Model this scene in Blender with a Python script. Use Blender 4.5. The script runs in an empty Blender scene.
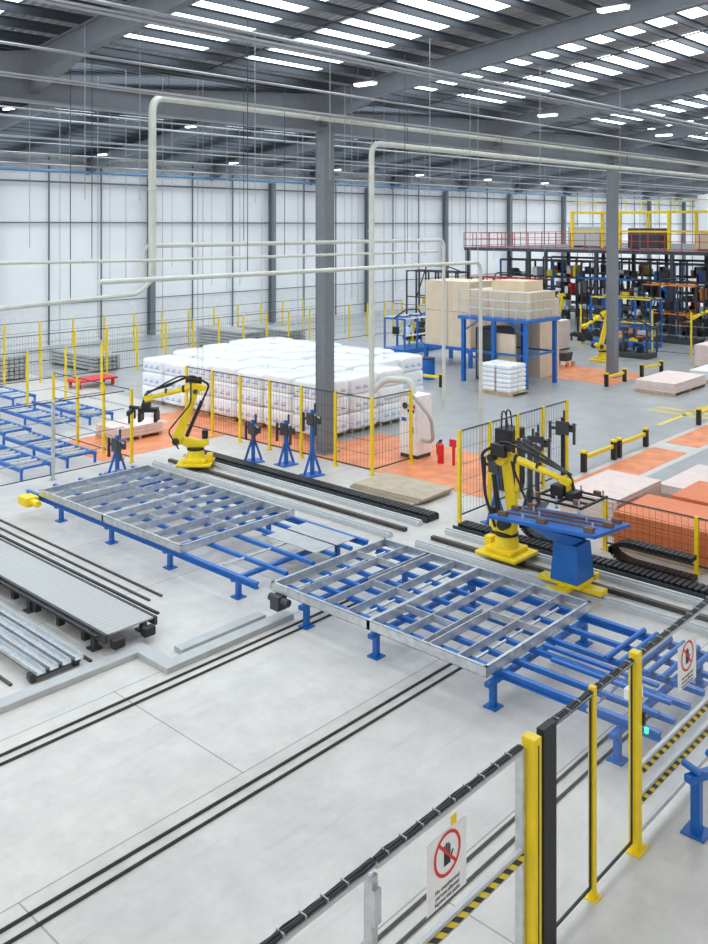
import bpy, math, random
from mathutils import Vector, Matrix
random.seed(4)
SC=bpy.context.scene; COL=SC.collection
# ------------------------------------------------------------ materials
def mat(name,col,rough=.5,metal=0.,var=.06,scale=6.,emit=0.,bump=0.):
    m=bpy.data.materials.new(name); m.use_nodes=True; nt=m.node_tree; b=nt.nodes["Principled BSDF"]
    b.inputs["Roughness"].default_value=rough; b.inputs["Metallic"].default_value=metal
    tc=nt.nodes.new("ShaderNodeTexCoord"); nz=nt.nodes.new("ShaderNodeTexNoise"); nz.inputs["Scale"].default_value=scale; nz.inputs["Detail"].default_value=4
    nt.links.new(tc.outputs["Object"],nz.inputs["Vector"])
    r=nt.nodes.new("ShaderNodeValToRGB"); nt.links.new(nz.outputs["Fac"],r.inputs["Fac"])
    r.color_ramp.elements[0].position=.3; r.color_ramp.elements[1].position=.7
    r.color_ramp.elements[0].color=(*[max(0,c*(1-var)) for c in col],1); r.color_ramp.elements[1].color=(*[min(1,c*(1+var)) for c in col],1)
    nt.links.new(r.outputs["Color"],b.inputs["Base Color"])
    if emit: b.inputs["Emission Color"].default_value=(*col,1); b.inputs["Emission Strength"].default_value=emit
    if bump:
        bp=nt.nodes.new("ShaderNodeBump"); bp.inputs["Strength"].default_value=bump; nt.links.new(nz.outputs["Fac"],bp.inputs["Height"]); nt.links.new(bp.outputs["Normal"],b.inputs["Normal"])
    return m
YEL=mat("yellow_paint",(.88,.64,.01),.38); BLU=mat("blue_paint",(.008,.125,.46),.35); BLK=mat("black_plastic",(.012,.013,.015),.5)
DGR=mat("dark_grey_steel",(.06,.065,.075),.5,.3); GAL=mat("galvanised_steel",(.60,.63,.655),.32,.6,.15,9); LGR=mat("light_grey_paint",(.54,.56,.57),.5)
WHT=mat("white_paint",(.86,.87,.88),.45); COLG=mat("column_grey",(.19,.21,.23),.5,.1); RAF=mat("rafter_grey",(.17,.185,.21),.5,.1)
PUR=mat("purlin_steel",(.06,.07,.085),.45,.3); SKY=mat("skylight_sheet",(.84,.93,1),.5,0,.06,1,emit=3.9)
LAMP=mat("led_panel",(1,1,1),.5,0,0,1,emit=10.); PIPE=mat("pipe_paint",(.62,.63,.57),.4); PANEL=mat("wall_panel",(.91,.92,.935),.5,0,.012,.5)
SPR=mat("galvanised_conduit",(.36,.38,.40),.45,.3); BPIPE=mat("blue_grey_pipe",(.10,.25,.45),.4)
TRIM=mat("wall_trim",(.12,.14,.16),.5); WRAP=mat("plastic_wrap",(.86,.875,.90),.14,0,.06,4,bump=.4); PRINT=mat("blue_print",(.28,.38,.66),.5)
WOOD=mat("pallet_wood",(.50,.36,.22),.7,0,.2,8); CARD=mat("cardboard_sheet",(.47,.39,.29),.7,0,.15,3); BEI=mat("beige_board",(.70,.57,.41),.7,0,.05,2)
ORF=mat("orange_floor_paint",(.74,.25,.10),.45,0,.2,2); ORS=mat("orange_board",(.74,.21,.08),.6); PNK=mat("pink_board",(.76,.62,.57),.6)
RED=mat("red_paint",(.70,.02,.02),.4); GRN=mat("green_lamp",(.05,.8,.3),.4,0,0,1,emit=1.5); YLINE=mat("yellow_floor_paint",(.75,.58,.05),.5,0,.1,4)
STEELD=mat("duct_steel",(.48,.49,.49),.4,.3,.08,4); BELT=mat("slat_grey",(.46,.46,.445),.5,0,.04,20); DSTL=mat("rail_steel",(.07,.063,.058),.45,.4,.25,10)
ORG=mat("orange_paint",(.75,.22,.02),.4); GREYF=mat("grey_floor_coating",(.35,.355,.36),.32,0,.12,1.2); BRN=mat("brown_fixture",(.16,.08,.04),.5,0,.1,9)
REDR=mat("red_rail",(.5,.05,.06),.4); SIGNW=mat("sign_white",(.86,.86,.86),.4)
def deckmat():
    m=mat("ribbed_roof_deck",(.36,.38,.40),.55,0,.06,2); nt=m.node_tree; b=nt.nodes["Principled BSDF"]
    tc=nt.nodes.new("ShaderNodeTexCoord"); wv=nt.nodes.new("ShaderNodeTexWave"); wv.bands_direction='X'; wv.inputs["Scale"].default_value=1.6
    nt.links.new(tc.outputs["Object"],wv.inputs["Vector"]); bp=nt.nodes.new("ShaderNodeBump"); bp.inputs["Strength"].default_value=.8; bp.inputs["Distance"].default_value=.05
    nt.links.new(wv.outputs["Fac"],bp.inputs["Height"]); nt.links.new(bp.outputs["Normal"],b.inputs["Normal"]); return m
DECK=deckmat()
def hazard(name,k=9.):
    m=mat(name,(.8,.6,.02),.4); nt=m.node_tree; b=nt.nodes["Principled BSDF"]
    tc=nt.nodes.new("ShaderNodeTexCoord"); d=nt.nodes.new("ShaderNodeVectorMath"); d.operation='DOT_PRODUCT'; d.inputs[1].default_value=(k*.5,k*.5,k*.7)
    nt.links.new(tc.outputs["Object"],d.inputs[0]); f=nt.nodes.new("ShaderNodeMath"); f.operation='FRACT'; nt.links.new(d.outputs["Value"],f.inputs[0])
    g=nt.nodes.new("ShaderNodeMath"); g.operation='GREATER_THAN'; g.inputs[1].default_value=.5; nt.links.new(f.outputs[0],g.inputs[0])
    x=nt.nodes.new("ShaderNodeMix"); x.data_type='RGBA'; x.inputs["A"].default_value=(.8,.62,.02,1); x.inputs["B"].default_value=(.02,.02,.02,1)
    nt.links.new(g.outputs[0],x.inputs["Factor"]); nt.links.new(x.outputs["Result"],b.inputs["Base Color"]); return m
HAZ=hazard("hazard_stripes",14.)
def clearmat():
    m=bpy.data.materials.new("clear_polycarbonate"); m.use_nodes=True; nt=m.node_tree
    o=nt.nodes["Material Output"]; b=nt.nodes["Principled BSDF"]; b.inputs["Base Color"].default_value=(.75,.8,.82,1); b.inputs["Roughness"].default_value=.15
    t=nt.nodes.new("ShaderNodeBsdfTransparent"); mx=nt.nodes.new("ShaderNodeMixShader"); mx.inputs[0].default_value=.05
    nt.links.new(t.outputs[0],mx.inputs[1]); nt.links.new(b.outputs[0],mx.inputs[2]); nt.links.new(mx.outputs[0],o.inputs["Surface"]); return m
CLR=clearmat()
def floormat():
    m=mat("concrete_floor",(.655,.622,.58),.32,0,.03,.35); nt=m.node_tree; b=nt.nodes["Principled BSDF"]
    src=b.inputs["Base Color"].links[0].from_socket
    tc=nt.nodes.new("ShaderNodeTexCoord")
    def noise(sc,det,ro,lo,hi,a,bb,st=None):
        n2=nt.nodes.new("ShaderNodeTexNoise"); n2.inputs["Scale"].default_value=sc; n2.inputs["Detail"].default_value=det; n2.inputs["Roughness"].default_value=ro
        if st:
            mp=nt.nodes.new("ShaderNodeMapping"); mp.inputs["Scale"].default_value=st; nt.links.new(tc.outputs["Object"],mp.inputs["Vector"]); nt.links.new(mp.outputs["Vector"],n2.inputs["Vector"])
        else: nt.links.new(tc.outputs["Object"],n2.inputs["Vector"])
        r2=nt.nodes.new("ShaderNodeMapRange"); r2.inputs["From Min"].default_value=lo; r2.inputs["From Max"].default_value=hi; r2.inputs["To Min"].default_value=a; r2.inputs["To Max"].default_value=bb
        nt.links.new(n2.outputs["Fac"],r2.inputs["Value"]); return r2.outputs["Result"]
    br=nt.nodes.new("ShaderNodeTexBrick"); br.offset=.4; br.inputs["Color1"].default_value=(1,1,1,1); br.inputs["Color2"].default_value=(.92,.92,.93,1); br.inputs["Mortar"].default_value=(.50,.50,.49,1)
    br.inputs["Scale"].default_value=1; br.inputs["Brick Width"].default_value=7; br.inputs["Row Height"].default_value=2.75; br.inputs["Mortar Size"].default_value=.01
    nt.links.new(tc.outputs["Object"],br.inputs["Vector"])
    cur=src
    for q in (br.outputs["Color"],noise(2.4,9,.75,.3,.72,.86,1.05),noise(.9,5,.7,.38,.62,.91,1.03),noise(16,6,.8,.28,.40,.83,1.),noise(1.5,6,.7,.55,.8,1.,.84,(.25,3,1))):
        m1=nt.nodes.new("ShaderNodeMix"); m1.data_type='RGBA'; m1.blend_type='MULTIPLY'; m1.inputs["Factor"].default_value=1
        nt.links.new(cur,m1.inputs["A"]); nt.links.new(q,m1.inputs["B"]); cur=m1.outputs["Result"]
    nt.links.new(cur,b.inputs["Base Color"])
    return m
FLOOR=floormat()
# ------------------------------------------------------------ mesh builder
class M:
    def __init__(s): s.v=[]; s.f=[]
    def add(s,v,f):
        n=len(s.v); s.v+= [tuple(a) for a in v]; s.f+=[tuple(i+n for i in q) for q in f]; return s
    def box(s,x0,y0,z0,x1,y1,z1,mx=None):
        v=[(x0,y0,z0),(x1,y0,z0),(x1,y1,z0),(x0,y1,z0),(x0,y0,z1),(x1,y0,z1),(x1,y1,z1),(x0,y1,z1)]
        if mx: v=[mx@Vector(a) for a in v]
        return s.add(v,[(3,2,1,0),(4,5,6,7),(0,1,5,4),(1,2,6,5),(2,3,7,6),(3,0,4,7)])
    def frus(s,c,a,b,z0,z1):
        x,y=c
        v=[(x-a[0]/2,y-a[1]/2,z0),(x+a[0]/2,y-a[1]/2,z0),(x+a[0]/2,y+a[1]/2,z0),(x-a[0]/2,y+a[1]/2,z0),(x-b[0]/2,y-b[1]/2,z1),(x+b[0]/2,y-b[1]/2,z1),(x+b[0]/2,y+b[1]/2,z1),(x-b[0]/2,y+b[1]/2,z1)]
        return s.add(v,[(3,2,1,0),(4,5,6,7),(0,1,5,4),(1,2,6,5),(2,3,7,6),(3,0,4,7)])
    def beam(s,p,q,w,h):
        p=Vector(p);q=Vector(q);d=(q-p); d.normalize()
        up=Vector((0,0,1)) if abs(d.z)<.95 else Vector((0,1,0))
        r=d.cross(up).normalized(); u=r.cross(d)
        v=[]
        for o in (p,q):
            for a,b in ((-1,-1),(1,-1),(1,1),(-1,1)): v.append(o+r*a*w/2+u*b*h/2)
        return s.add(v,[(0,1,2,3),(7,6,5,4),(0,4,5,1),(1,5,6,2),(2,6,7,3),(3,7,4,0)])
    def cyl(s,p,q,r,n=10,r2=None):
        return s.tube([p,q],r,n,r2)
    def tube(s,pts,r,n=8,r2=None):
        P=[Vector(a) for a in pts]; v=[]; f=[]; ref=None
        for i,p in enumerate(P):
            d=(P[min(i+1,len(P)-1)]-P[max(i-1,0)]).normalized()
            if ref is None: ref=Vector((0,0,1)) if abs(d.z)<.9 else Vector((1,0,0))
            a=d.cross(ref).normalized(); b=a.cross(d).normalized(); ref=b
            rr=r if (r2 is None or i==0) else r2
            for k in range(n):
                t=2*math.pi*k/n; v.append(p+a*math.cos(t)*rr+b*math.sin(t)*rr)
        for i in range(len(P)-1):
            for k in range(n): f.append((i*n+k,i*n+(k+1)%n,(i+1)*n+(k+1)%n,(i+1)*n+k))
        f.append(tuple(range(n-1,-1,-1))); f.append(tuple((len(P)-1)*n+k for k in range(n)))
        return s.add(v,f)
    def prism(s,poly,y0,y1):
        n=len(poly); v=[(a,y0,b) for a,b in poly]+[(a,y1,b) for a,b in poly]
        return s.add(v,[tuple(range(n)),tuple(range(2*n-1,n-1,-1))]+[(i,i+n,(i+1)%n+n,(i+1)%n) for i in range(n)])
    def link(s,p0,r0,p1,r1,y0,y1,n=8):
        a=math.atan2(p1[1]-p0[1],p1[0]-p0[0]); poly=[]
        for i in range(n+1):
            t=a+math.pi/2+math.pi*i/n; poly.append((p0[0]+r0*math.cos(t),p0[1]+r0*math.sin(t)))
        for i in range(n+1):
            t=a-math.pi/2+math.pi*i/n; poly.append((p1[0]+r1*math.cos(t),p1[1]+r1*math.sin(t)))
        return s.prism(poly,y0,y1)
    def mesh(s,name,mt,smooth=False):
        me=bpy.data.meshes.new(name); me.from_pydata(s.v,[],s.f); me.materials.append(mt); me.update()
        if smooth:
            me.polygons.foreach_set("use_smooth",[True]*len(me.polygons))
            try: me.set_sharp_from_angle(angle=math.radians(40))
            except Exception: pass
        return me
def B(*a): return M().box(*a)
def root(name,loc,label,cat,group=None,rot=0.):
    o=bpy.data.objects.new(name,None); o.empty_display_size=.2; o.location=loc; o.rotation_euler=(0,0,rot); COL.objects.link(o)
    o["label"]=label; o["category"]=cat
    if group: o["group"]=group
    return o
def part(par,name,m,mt,bev=0.,smooth=False,label=None):
    if isinstance(m,list):
        for q in m: part(par,name,q,mt,bev,smooth,label)
        return
    me=m.mesh(name,mt,smooth) if isinstance(m,M) else m
    o=bpy.data.objects.new(name,me); COL.objects.link(o); o.parent=par
    if bev:
        b=o.modifiers.new("b",'BEVEL'); b.width=bev; b.segments=2; b.limit_method='ANGLE'
    if label: o["label"]=label
    return o
def solo(name,loc,m,mt,label,cat,group=None,rot=0.,bev=0.,smooth=False):
    o=part(None,name,m,mt,bev,smooth); o.location=loc; o.rotation_euler=(0,0,rot); o["label"]=label; o["category"]=cat
    if group: o["group"]=group
    return o
def struct(name,m,mt,loc=(0,0,0)):
    o=part(None,name,m,mt); o.location=loc; o["kind"]="structure"; return o
def dup(o,loc=None,rot=None,par=None,label=None):
    c=o.copy(); COL.objects.link(c)
    if par: c.parent=par
    else:
        if loc is not None: c.location=loc
        if rot is not None: c.rotation_euler=(0,0,rot)
        if label: c["label"]=label
    for ch in list(o.children):
        if ch is not c: dup(ch,par=c)
    return c
def rounded(pts,rad=.4,n=5):
    P=[Vector(p) for p in pts]; out=[P[0]]
    for i in range(1,len(P)-1):
        a=(P[i-1]-P[i]).normalized(); b=(P[i+1]-P[i]).normalized(); s=P[i]+a*rad; e=P[i]+b*rad
        for k in range(n+1):
            t=k/n; out.append(s*(1-t)**2+P[i]*2*t*(1-t)+e*t*t)
    return out+[P[-1]]
def text(par,name,s,size,loc,rot,mt,align='CENTER'):
    cu=bpy.data.curves.new(name,'FONT'); cu.body=s; cu.size=size; cu.align_x=align; cu.extrude=.0008
    t=bpy.data.objects.new(name+"_tmp",cu); COL.objects.link(t); bpy.context.view_layer.update()
    me=bpy.data.meshes.new_from_object(t.evaluated_get(bpy.context.evaluated_depsgraph_get())); bpy.data.objects.remove(t)
    me.materials.clear(); me.materials.append(mt)
    o=bpy.data.objects.new(name,me); COL.objects.link(o); o.parent=par; o.location=loc; o.rotation_euler=rot; return o
# ------------------------------------------------------------ camera
H=6.5;F=905.;S=.678;C=.735
cam=bpy.data.cameras.new("camera");co=bpy.data.objects.new("camera",cam);COL.objects.link(co)
cam.sensor_fit='HORIZONTAL';cam.sensor_width=36;cam.lens=36*F/708;cam.shift_y=-(472-225)/708; cam.clip_end=300
co.location=(0,0,H);co.rotation_euler=(math.pi/2,0,-(math.pi/2-math.atan2(S,C)));SC.camera=co
# ------------------------------------------------------------ shell
YW=45.5; XE=112.; YV=18.2; ZV=9.7; SL=.12; HALF=13.65
struct("floor",B(-10,-12,-.2,XE,YW+.3,0),FLOOR)
struct("wall_back",B(-10,YW,0,XE,YW+.3,11),PANEL)
struct("wall_right",B(XE,-12,0,XE+.3,YW+.3,12),PANEL)
struct("baseboard_back",B(-10,YW-.08,0,XE,YW,2.1),mat("plinth_white",(.82,.83,.83),.6))
tn=[0]
def trim(m,mt):
    tn[0]+=1; return struct("trim_%d"%tn[0],m,mt)
for z,w in ((2.15,.05),(6.6,.07),(8.8,.09)): trim(B(-10,YW-.14,z,XE,YW-.085,z+w),TRIM)
solo("blue_wall_pipe",(0,YW-.75,9.4),M().cyl((-8,0,0),(XE-2,0,0),.08,8),BPIPE,"long blue-grey pipe run high along the wall","pipe")
for i in range(34):
    x=5.6+3.2*i
    if i%3!=2: trim(B(x-.035,YW-.2,0,x+.035,YW-.142,10.2),TRIM)
    else:
        solo("wall_column",(x,YW-.42,0),B(-.16,-.2,0,.16,-.17,9.3).box(-.16,.17,0,.16,.2,9.3).box(-.02,-.17,0,.02,.17,9.3),COLG,"grey steel column against the white panel wall","column","wall columns")
def rz(y):
    t=(y-YV)%(2*HALF); return ZV+SL*(t if t<HALF else 2*HALF-t)
ym=YV-2*HALF
def roofstrip(y0,y1,zo,x0,x1,th=.04):
    z0=rz(y0+1e-5)+zo; z1=rz(y1-1e-5)+zo
    m=M(); v=[]
    for x in (x0,x1): v+=[(x,y0,z0),(x,y1,z1),(x,y1,z1+th),(x,y0,z0+th)]
    return m.add(v,[(0,1,2,3),(7,6,5,4),(0,4,5,1),(1,5,6,2),(2,6,7,3),(3,7,4,0)])
segs=[(ym,ym+HALF),(ym+HALF,YV),(YV,YV+HALF),(YV+HALF,YW)]
cm=M()
for a,b in segs:
    q=roofstrip(a,b,.82,-10,XE,.08); cm.add(q.v,q.f)
struct("ceiling",cm,DECK)
wn=0
for si,(a,b) in enumerate(segs[1:]):
    for i in range(-1,13):
        for off in (1.3,5.1):
            x=.8+8.8*i+off; wn+=1
            struct("window_%d"%wn,roofstrip(a+.9,b-.7,.795,x,x+2.4,.02),SKY)
for i in range(13):
    x=.8+8.8*i
    for a,b in segs[1:]:
        z0=rz(a+1e-5); z1=rz(b-1e-5); m=M()
        for (w,o0,o1) in ((.2,0,.03),(.03,.03,.5),(.2,.5,.53)):
            v=[]
            for xx in (-w/2,w/2): v+=[(xx,a,z0+o0),(xx,b,z1+o0),(xx,b,z1+o1),(xx,a,z0+o1)]
            m.add(v,[(0,1,2,3),(7,6,5,4),(0,4,5,1),(1,5,6,2),(2,6,7,3),(3,7,4,0)])
        yl,yh=(a,a+2.2) if z0<z1 else (b,b-2.2); zl=rz(yl+(1e-5 if z0<z1 else -1e-5)); zh=rz(yh)
        v=[(-.09,yl,zl-.4),(-.09,yh,zh),(-.09,yl,zl),(.09,yl,zl-.4),(.09,yh,zh),(.09,yl,zl)]
        m.add(v,[(0,1,2),(5,4,3),(0,3,4,1),(1,4,5,2),(2,5,3,0)])
        solo("roof_rafter",(x,0,0),m,RAF,"grey steel I-section rafter carrying the roof purlins","roof beam","roof rafters")
y=ym+HALF+.4
while y<YW-.3:
    z=rz(y)+.53
    solo("roof_purlin",(0,y,z),B(-10,-.028,0,XE,.028,.02).box(-10,.02,.02,XE,.028,.18).box(-10,-.028,.18,XE,.028,.195),PUR,"long folded steel purlin under the roof deck","purlin","roof purlins")
    y+=.8
for i in range(13):
    x=5.2+8.8*i
    for a,b in segs[1:]:
        solo("roof_tie_rod",(x,0,0),M().beam((0,a+.2,rz(a+.2)+.6),(0,b-.2,rz(b-.2)+.6),.03,.03),DGR,"thin steel tie rod linking the roof purlins","tie rod","roof tie rods")
solo("valley_beam",(0,YV,ZV-.05),B(-10,-.14,-.5,XE,.14,-.47).box(-10,-.02,-.47,XE,.02,.0).box(-10,-.14,0,XE,.14,.03),RAF,"long grey steel beam running over the columns","beam")
solo("eaves_beam",(0,YW-.35,9.75),B(-10,-.1,0,XE,.1,.25),RAF,"grey steel eaves beam along the wall top","beam")
for x in (18.5,36.1,53.7,71.3):
    r=root("steel_column",(x,YV,0),"grey steel column carrying the roof valley","column","valley columns")
    part(r,"shaft",B(-.19,-.19,.03,.19,-.16,ZV-.56).box(-.19,.16,.03,.19,.19,ZV-.56).box(-.03,-.16,.03,.03,.16,ZV-.56).box(-.18,-.16,.03,-.15,.16,ZV-.56),COLG); part(r,"base_plate",B(-.32,-.32,0,.32,.32,.03),COLG)
for yy,zz,rr in ((12.2,9.9,.035),(14.8,9.6,.03),(22.5,9.75,.045),(25,9.9,.03),(27,9.9,.04),(30,10.3,.03),(33,9.9,.05),(36,10,.03),(39,9.8,.04),(43.,9.6,.05)):
    solo("sprinkler_pipe",(0,yy,zz),M().cyl((-5,0,0),(XE-2,0,0),rr,6),SPR,"thin pipe slung beneath the roof","pipe","roof service pipes")
for yy,zz in ((16.3,9.3),(20.4,9.5),(13.2,10.0)):
    solo("cable_tray",(0,yy,zz),B(-5,-.12,0,100,.12,.01).box(-5,-.12,0,100,-.11,.06).box(-5,.11,0,100,.12,.06),SPR,"long galvanised cable tray hung below the roof","cable tray","roof cable trays")
lp=None
for yy in (8.5,15.2,24.5,34.,41.5):
    for i in range(7):
        x=16.9+8.8*i; z=rz(yy)-.05
        if lp is None:
            lp=root("high_bay_light",(x,yy,z),"slim rectangular LED high bay light under the roof","light","high bay lights")
            part(lp,"housing",B(-.1,-.32,.03,.1,.32,.07),WHT); part(lp,"lamp_panel",B(-.09,-.3,.0,.09,.3,.03),LAMP)
            part(lp,"hanger",[M().cyl((0,.25,.07),(0,.25,.62),.008,5),M().cyl((0,-.25,.07),(0,-.25,.55),.008,5)],DGR)
        else: dup(lp,(x,yy,z))
for (px,Y,z0) in ((60,24,3),(70,30,4),(98,24,3.2),(110,34,4),(126,20,5),(163,20,4),(172,27,5),(198,19.6,2.6),(203,19.6,2.6),(212,30,4),(227,26,4),(240,22,4.6),(262,24,3.5),(275,31,5),(298,22,3),(303,22,3),(316,27,4),(345,17,3.5),(352,17,4.4),(358,19,4),(384,17,2.6),(396,22,4),(412,24,5),(425,27,5),(452,22,3),(460,26,6),(470,14,3.2),(478,13.5,2.6),(494,22,5),(511,24,5),(520,26,6),(545,22,4),(560,27,6),(590,20,5),(604,24,6),(640,18,5),(655,22,6),(690,20,6),(30,19,6),(85,16,7),(140,16,7),(255,15,7),(330,14,7.5),(430,13,7.2),(540,13,7),(620,13,7)):
    k=Y/(-.735*(px-354)+613.6); X=round(k*(.678*(px-354)+665),2)
    solo("hanging_cable",(X,Y,z0),M().cyl((0,0,0),(0,0,rz(Y)+.55-z0),.008,5),SPR,"thin cable hanging straight down from the roof","cable","hanging cables")
# ------------------------------------------------------------ floor paint
def paint(x0,y0,x1,y1,mt,z=.004): trim(B(x0,y0,0,x1,y1,z),mt)
paint(18.2,-6,60,10.3,GREYF,.003); paint(19.4,11.7,60,45,GREYF,.003)
paint(17.9,12.4,19.7,26,ORF,.005); paint(19.7,13.2,21.3,18.6,ORF,.005); paint(20.0,10.5,25.4,11.5,ORF,.005); paint(26.2,10.5,30,11.5,ORF,.005); paint(13.6,21.9,17.9,24.8,ORF,.005); paint(34,17.2,37.5,22.4,ORF,.005); paint(39,10.6,58,11.8,ORF,.005)
paint(30.3,8,30.5,14,YLINE,.006); paint(31,8,31.2,14,YLINE,.006); paint(28.3,12.6,34,12.75,YLINE,.006)
for i in range(6): paint(27.4,8+.4*i,28.2,8.2+.4*i,ORF,.007)
# ------------------------------------------------------------ pipes
def pipe(pts,r,label,rad=.4):
    o=Vector(pts[0]); q=[Vector(p)-o for p in pts]
    rt=root("extraction_pipe",o,label,"pipe"); part(rt,"pipe_run",M().tube(rounded(q,rad),r,12),PIPE,smooth=True)
    for i in range(len(q)-1):
        d=(q[i+1]-q[i]); L=d.length; n=min(8,int(L/3))
        for k in range(1,n+1):
            p=q[i]+d*(k/(n+1)); e=d.normalized()*.025; part(rt,"pipe_collar",M().cyl(p-e,p+e,r*1.2,12),PIPE,smooth=True)
    return rt
pipe([(12.14,17.5,5.2),(12.14,17.5,9.45),(60,17.5,9.45)],.09,"pale extraction pipe dropping from the roof level run",.35)
pipe([(18.6,16.5,1.5),(18.6,16.5,8.75),(58,16.5,8.75)],.08,"pale grey extraction pipe rising to the roof beside the column",.35)
pipe([(12.0,17.65,5.4),(12.0,17.65,6.02),(23.4,17.65,6.02),(23.4,17.65,.6)],.055,"pale pipe running level then dropping to the machines",.25)
pipe([(8.6,14,5.5),(20.2,14,5.5),(20.2,14,.1)],.048,"pale pipe running level then dropping to the floor",.25)
pipe([(8.2,17.38,4.83),(11.7,17.38,4.95),(12.1,17.38,5.3)],.05,"thin pale pipe joining the larger drop",.2)
pipe([(8.2,17.2,5.75),(12.2,17.2,5.7),(22.5,17.2,5.68)],.035,"thin pale pipe running level through the hall",.2)
for (x,Y,z0,z1) in ((12.6,17.5,9.56,10.1),(21,17.5,9.56,10.1),(30,17.5,9.56,10.1),(39,17.5,9.56,10.1),(15,17.65,6.1,10.1),(20,17.65,6.1,10.1),(10,17.38,4.95,10.1),(12,14,5.57,10.5),(17,14,5.57,10.5),(25,16.5,8.86,10.2),(34,16.5,8.86,10.2),(10.4,17.2,5.78,10.2),(16,17.2,5.74,10.2),(21,17.2,5.72,10.2)):
    solo("pipe_hanger",(x,Y,z0),M().cyl((0,0,0),(0,0,z1-z0+.15),.009,5),DGR,"thin rod hanging a pipe from the roof","hanger rod","pipe hanger rods")
# ------------------------------------------------------------ steel frames and conveyors
def wallframe(y0,y1,label,doubles,studs,rails):
    rt=root("steel_wall_frame",(11.45,y0,.49),label,"steel frame","light steel wall frames"); L=y1-y0; W=1.43; h=.14
    for x,f in ((-W,0),(W-.05,1)):
        xi=x if not f else x+.044
        part(rt,"track",B(x,0,0,x+.05,L,.006).box(x,0,h-.006,x+.05,L,h).box(xi,0,0,xi+.006,L,h),GAL)
    for y,s in ((0,1),(L-.05,0)):
        yi=y if s else y+.044
        part(rt,"end_stud",B(-W,y,h-.006,W,y+.05,h).box(-W,y,0,W,y+.05,.006).box(-W,yi,0,W,yi+.006,h),GAL)
    hh=h-.012
    for q in studs:
        y,a,b=q if isinstance(q,tuple) else (q,-W,W)
        part(rt,"stud",B(a,y,.006,b,y+.004,hh).box(a,y,hh-.004,b,y+.024,hh).box(a,y,.006,b,y+.024,.01),GAL)
    for x,a,b in rails: part(rt,"nogging",B(x,a,.02,x+.004,b,hh-.005).box(x,a,hh-.009,x+.024,b,hh-.005),GAL)
    for a in doubles: part(rt,"double_stud",B(-W,a,0,W,a+.06,h+.002),GAL)
wallframe(6.85,11.1,"galvanised steel wall frame lying flat on the blue conveyor",[2.08],[.5,1.0,(1.12,-1.43,.1),1.55,2.6,3.1,(3.2,-.2,1.43),3.7],[(.1,.05,1.0),(-.6,1.12,2.08),(-.2,2.15,3.1),(.6,3.2,4.2)])
wallframe(13.55,18.75,"galvanised steel wall frame lying on rear blue conveyor",[2.6],[.5,1.0,(1.12,0,1.43),1.6,2.1,3.15,3.65,(3.77,-1.43,.2),4.2,4.7],[(0,.05,2.6),(-.7,1.6,2.1),(.2,2.67,4.2),(-.3,4.2,5.16)])
def conveyor(y0,y1,legs,label,sx,rails):
    rt=root("blue_conveyor",(11.5,y0,0),label,"conveyor","blue panel conveyors"); L=y1-y0
    for x in sx: part(rt,"side_beam",B(x-.04,0,.38,x+.04,L,.40).box(x-.012,0,.40,x+.012,L,.47).box(x-.04,0,.47,x+.04,L,.49),BLU)
    for x in rails: part(rt,"support_rail",B(x-.035,0,.42,x+.035,L,.485),BLU)
    for y in legs:
        part(rt,"cross_beam",B(-1.4,y-.04,.31,1.35,y+.04,.375),BLU)
        for x in (-1.25,1.25):
            part(rt,"leg",B(x-.04,y-.04,.02,x+.04,y+.04,.31).box(x-.1,y-.1,0,x+.1,y+.1,.02),BLU)
        part(rt,"drive_roller",M().cyl((-1.25,y+.4,.46),(1.25,y+.4,.46),.022,8),GAL,smooth=True)
    return rt
c1=conveyor(11.5,19.4,[.7,2.7,4.7,6.7],"long blue steel panel conveyor under the rear frame",(-1.42,1.35),(-.75,-.1,.45,.9))
part(c1,"end_drive",B(-1.8,7.2,.3,-1.5,7.6,.5).cyl((-1.65,7.25,.4),(-1.65,6.95,.4),.08,10),YEL,.02)
part(c1,"grey_panel",[B(.2,.25,.487,.7,1.6,.5),B(.76,.25,.487,1.28,1.6,.5)],STEELD)
c2=conveyor(4.6,11.15,[.5,2.3,4.4,5.9],"long blue steel panel conveyor under the front frame",(-1.15,1.2),(-.75,-.3,.15,.65))
part(c2,"drive_cylinder",[M().cyl((.0,y,.53),(1.2,y,.53),.04,12) for y in (.3,.5,.7,.9,1.1,1.3)],BLU,smooth=True)
part(c2,"end_motor",B(-1.6,6.2,.25,-1.4,6.4,.48).cyl((-1.5,6.05,.4),(-1.5,6.5,.4),.065,10),DGR,.01)
for x,y in ((10.65,5.6),(11.0,5.6),(11.3,5.9)):
    solo("roller_bed_beam",(x,y,.5),B(-.035,-.85,0,.035,.85,.05),BLU,"short blue roller bed beam on the conveyor","beam","roller bed beams",bev=.01)
# grey slatted conveyor
rt=root("grey_slat_conveyor",(7.95,12,0),"pale grey slatted conveyor with dark side frames","conveyor"); L=9
for x in (-.47,.42): part(rt,"side_frame",B(x,0,.18,x+.05,L,.31),DGR)
for x in (-.58,.53): part(rt,"guide_rail",B(x,.1,.28,x+.05,L,.31),BLK)
m=M()
for i in range(90): m.box(-.42,.04+i*.0995,.275,.42,.04+i*.0995+.094,.3)
o=part(rt,"slat",m,BELT); o["kind"]="stuff"
for i in range(5):
    for x in (-.44,.44): part(rt,"leg",B(x-.04,.3+i*2,0,x+.04,.4+i*2,.18).box(x-.09,.25+i*2,0,x+.09,.45+i*2,.02),DGR)
part(rt,"end_motor",[B(-.4,-.14,.1,-.2,0,.24),B(.15,-.14,.1,.35,0,.24)],BLK,.02)
for i in range(12): part(rt,"side_bracket",B(-.58,.4+.75*i,.14,-.48,.5+.75*i,.28),BLK)
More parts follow.
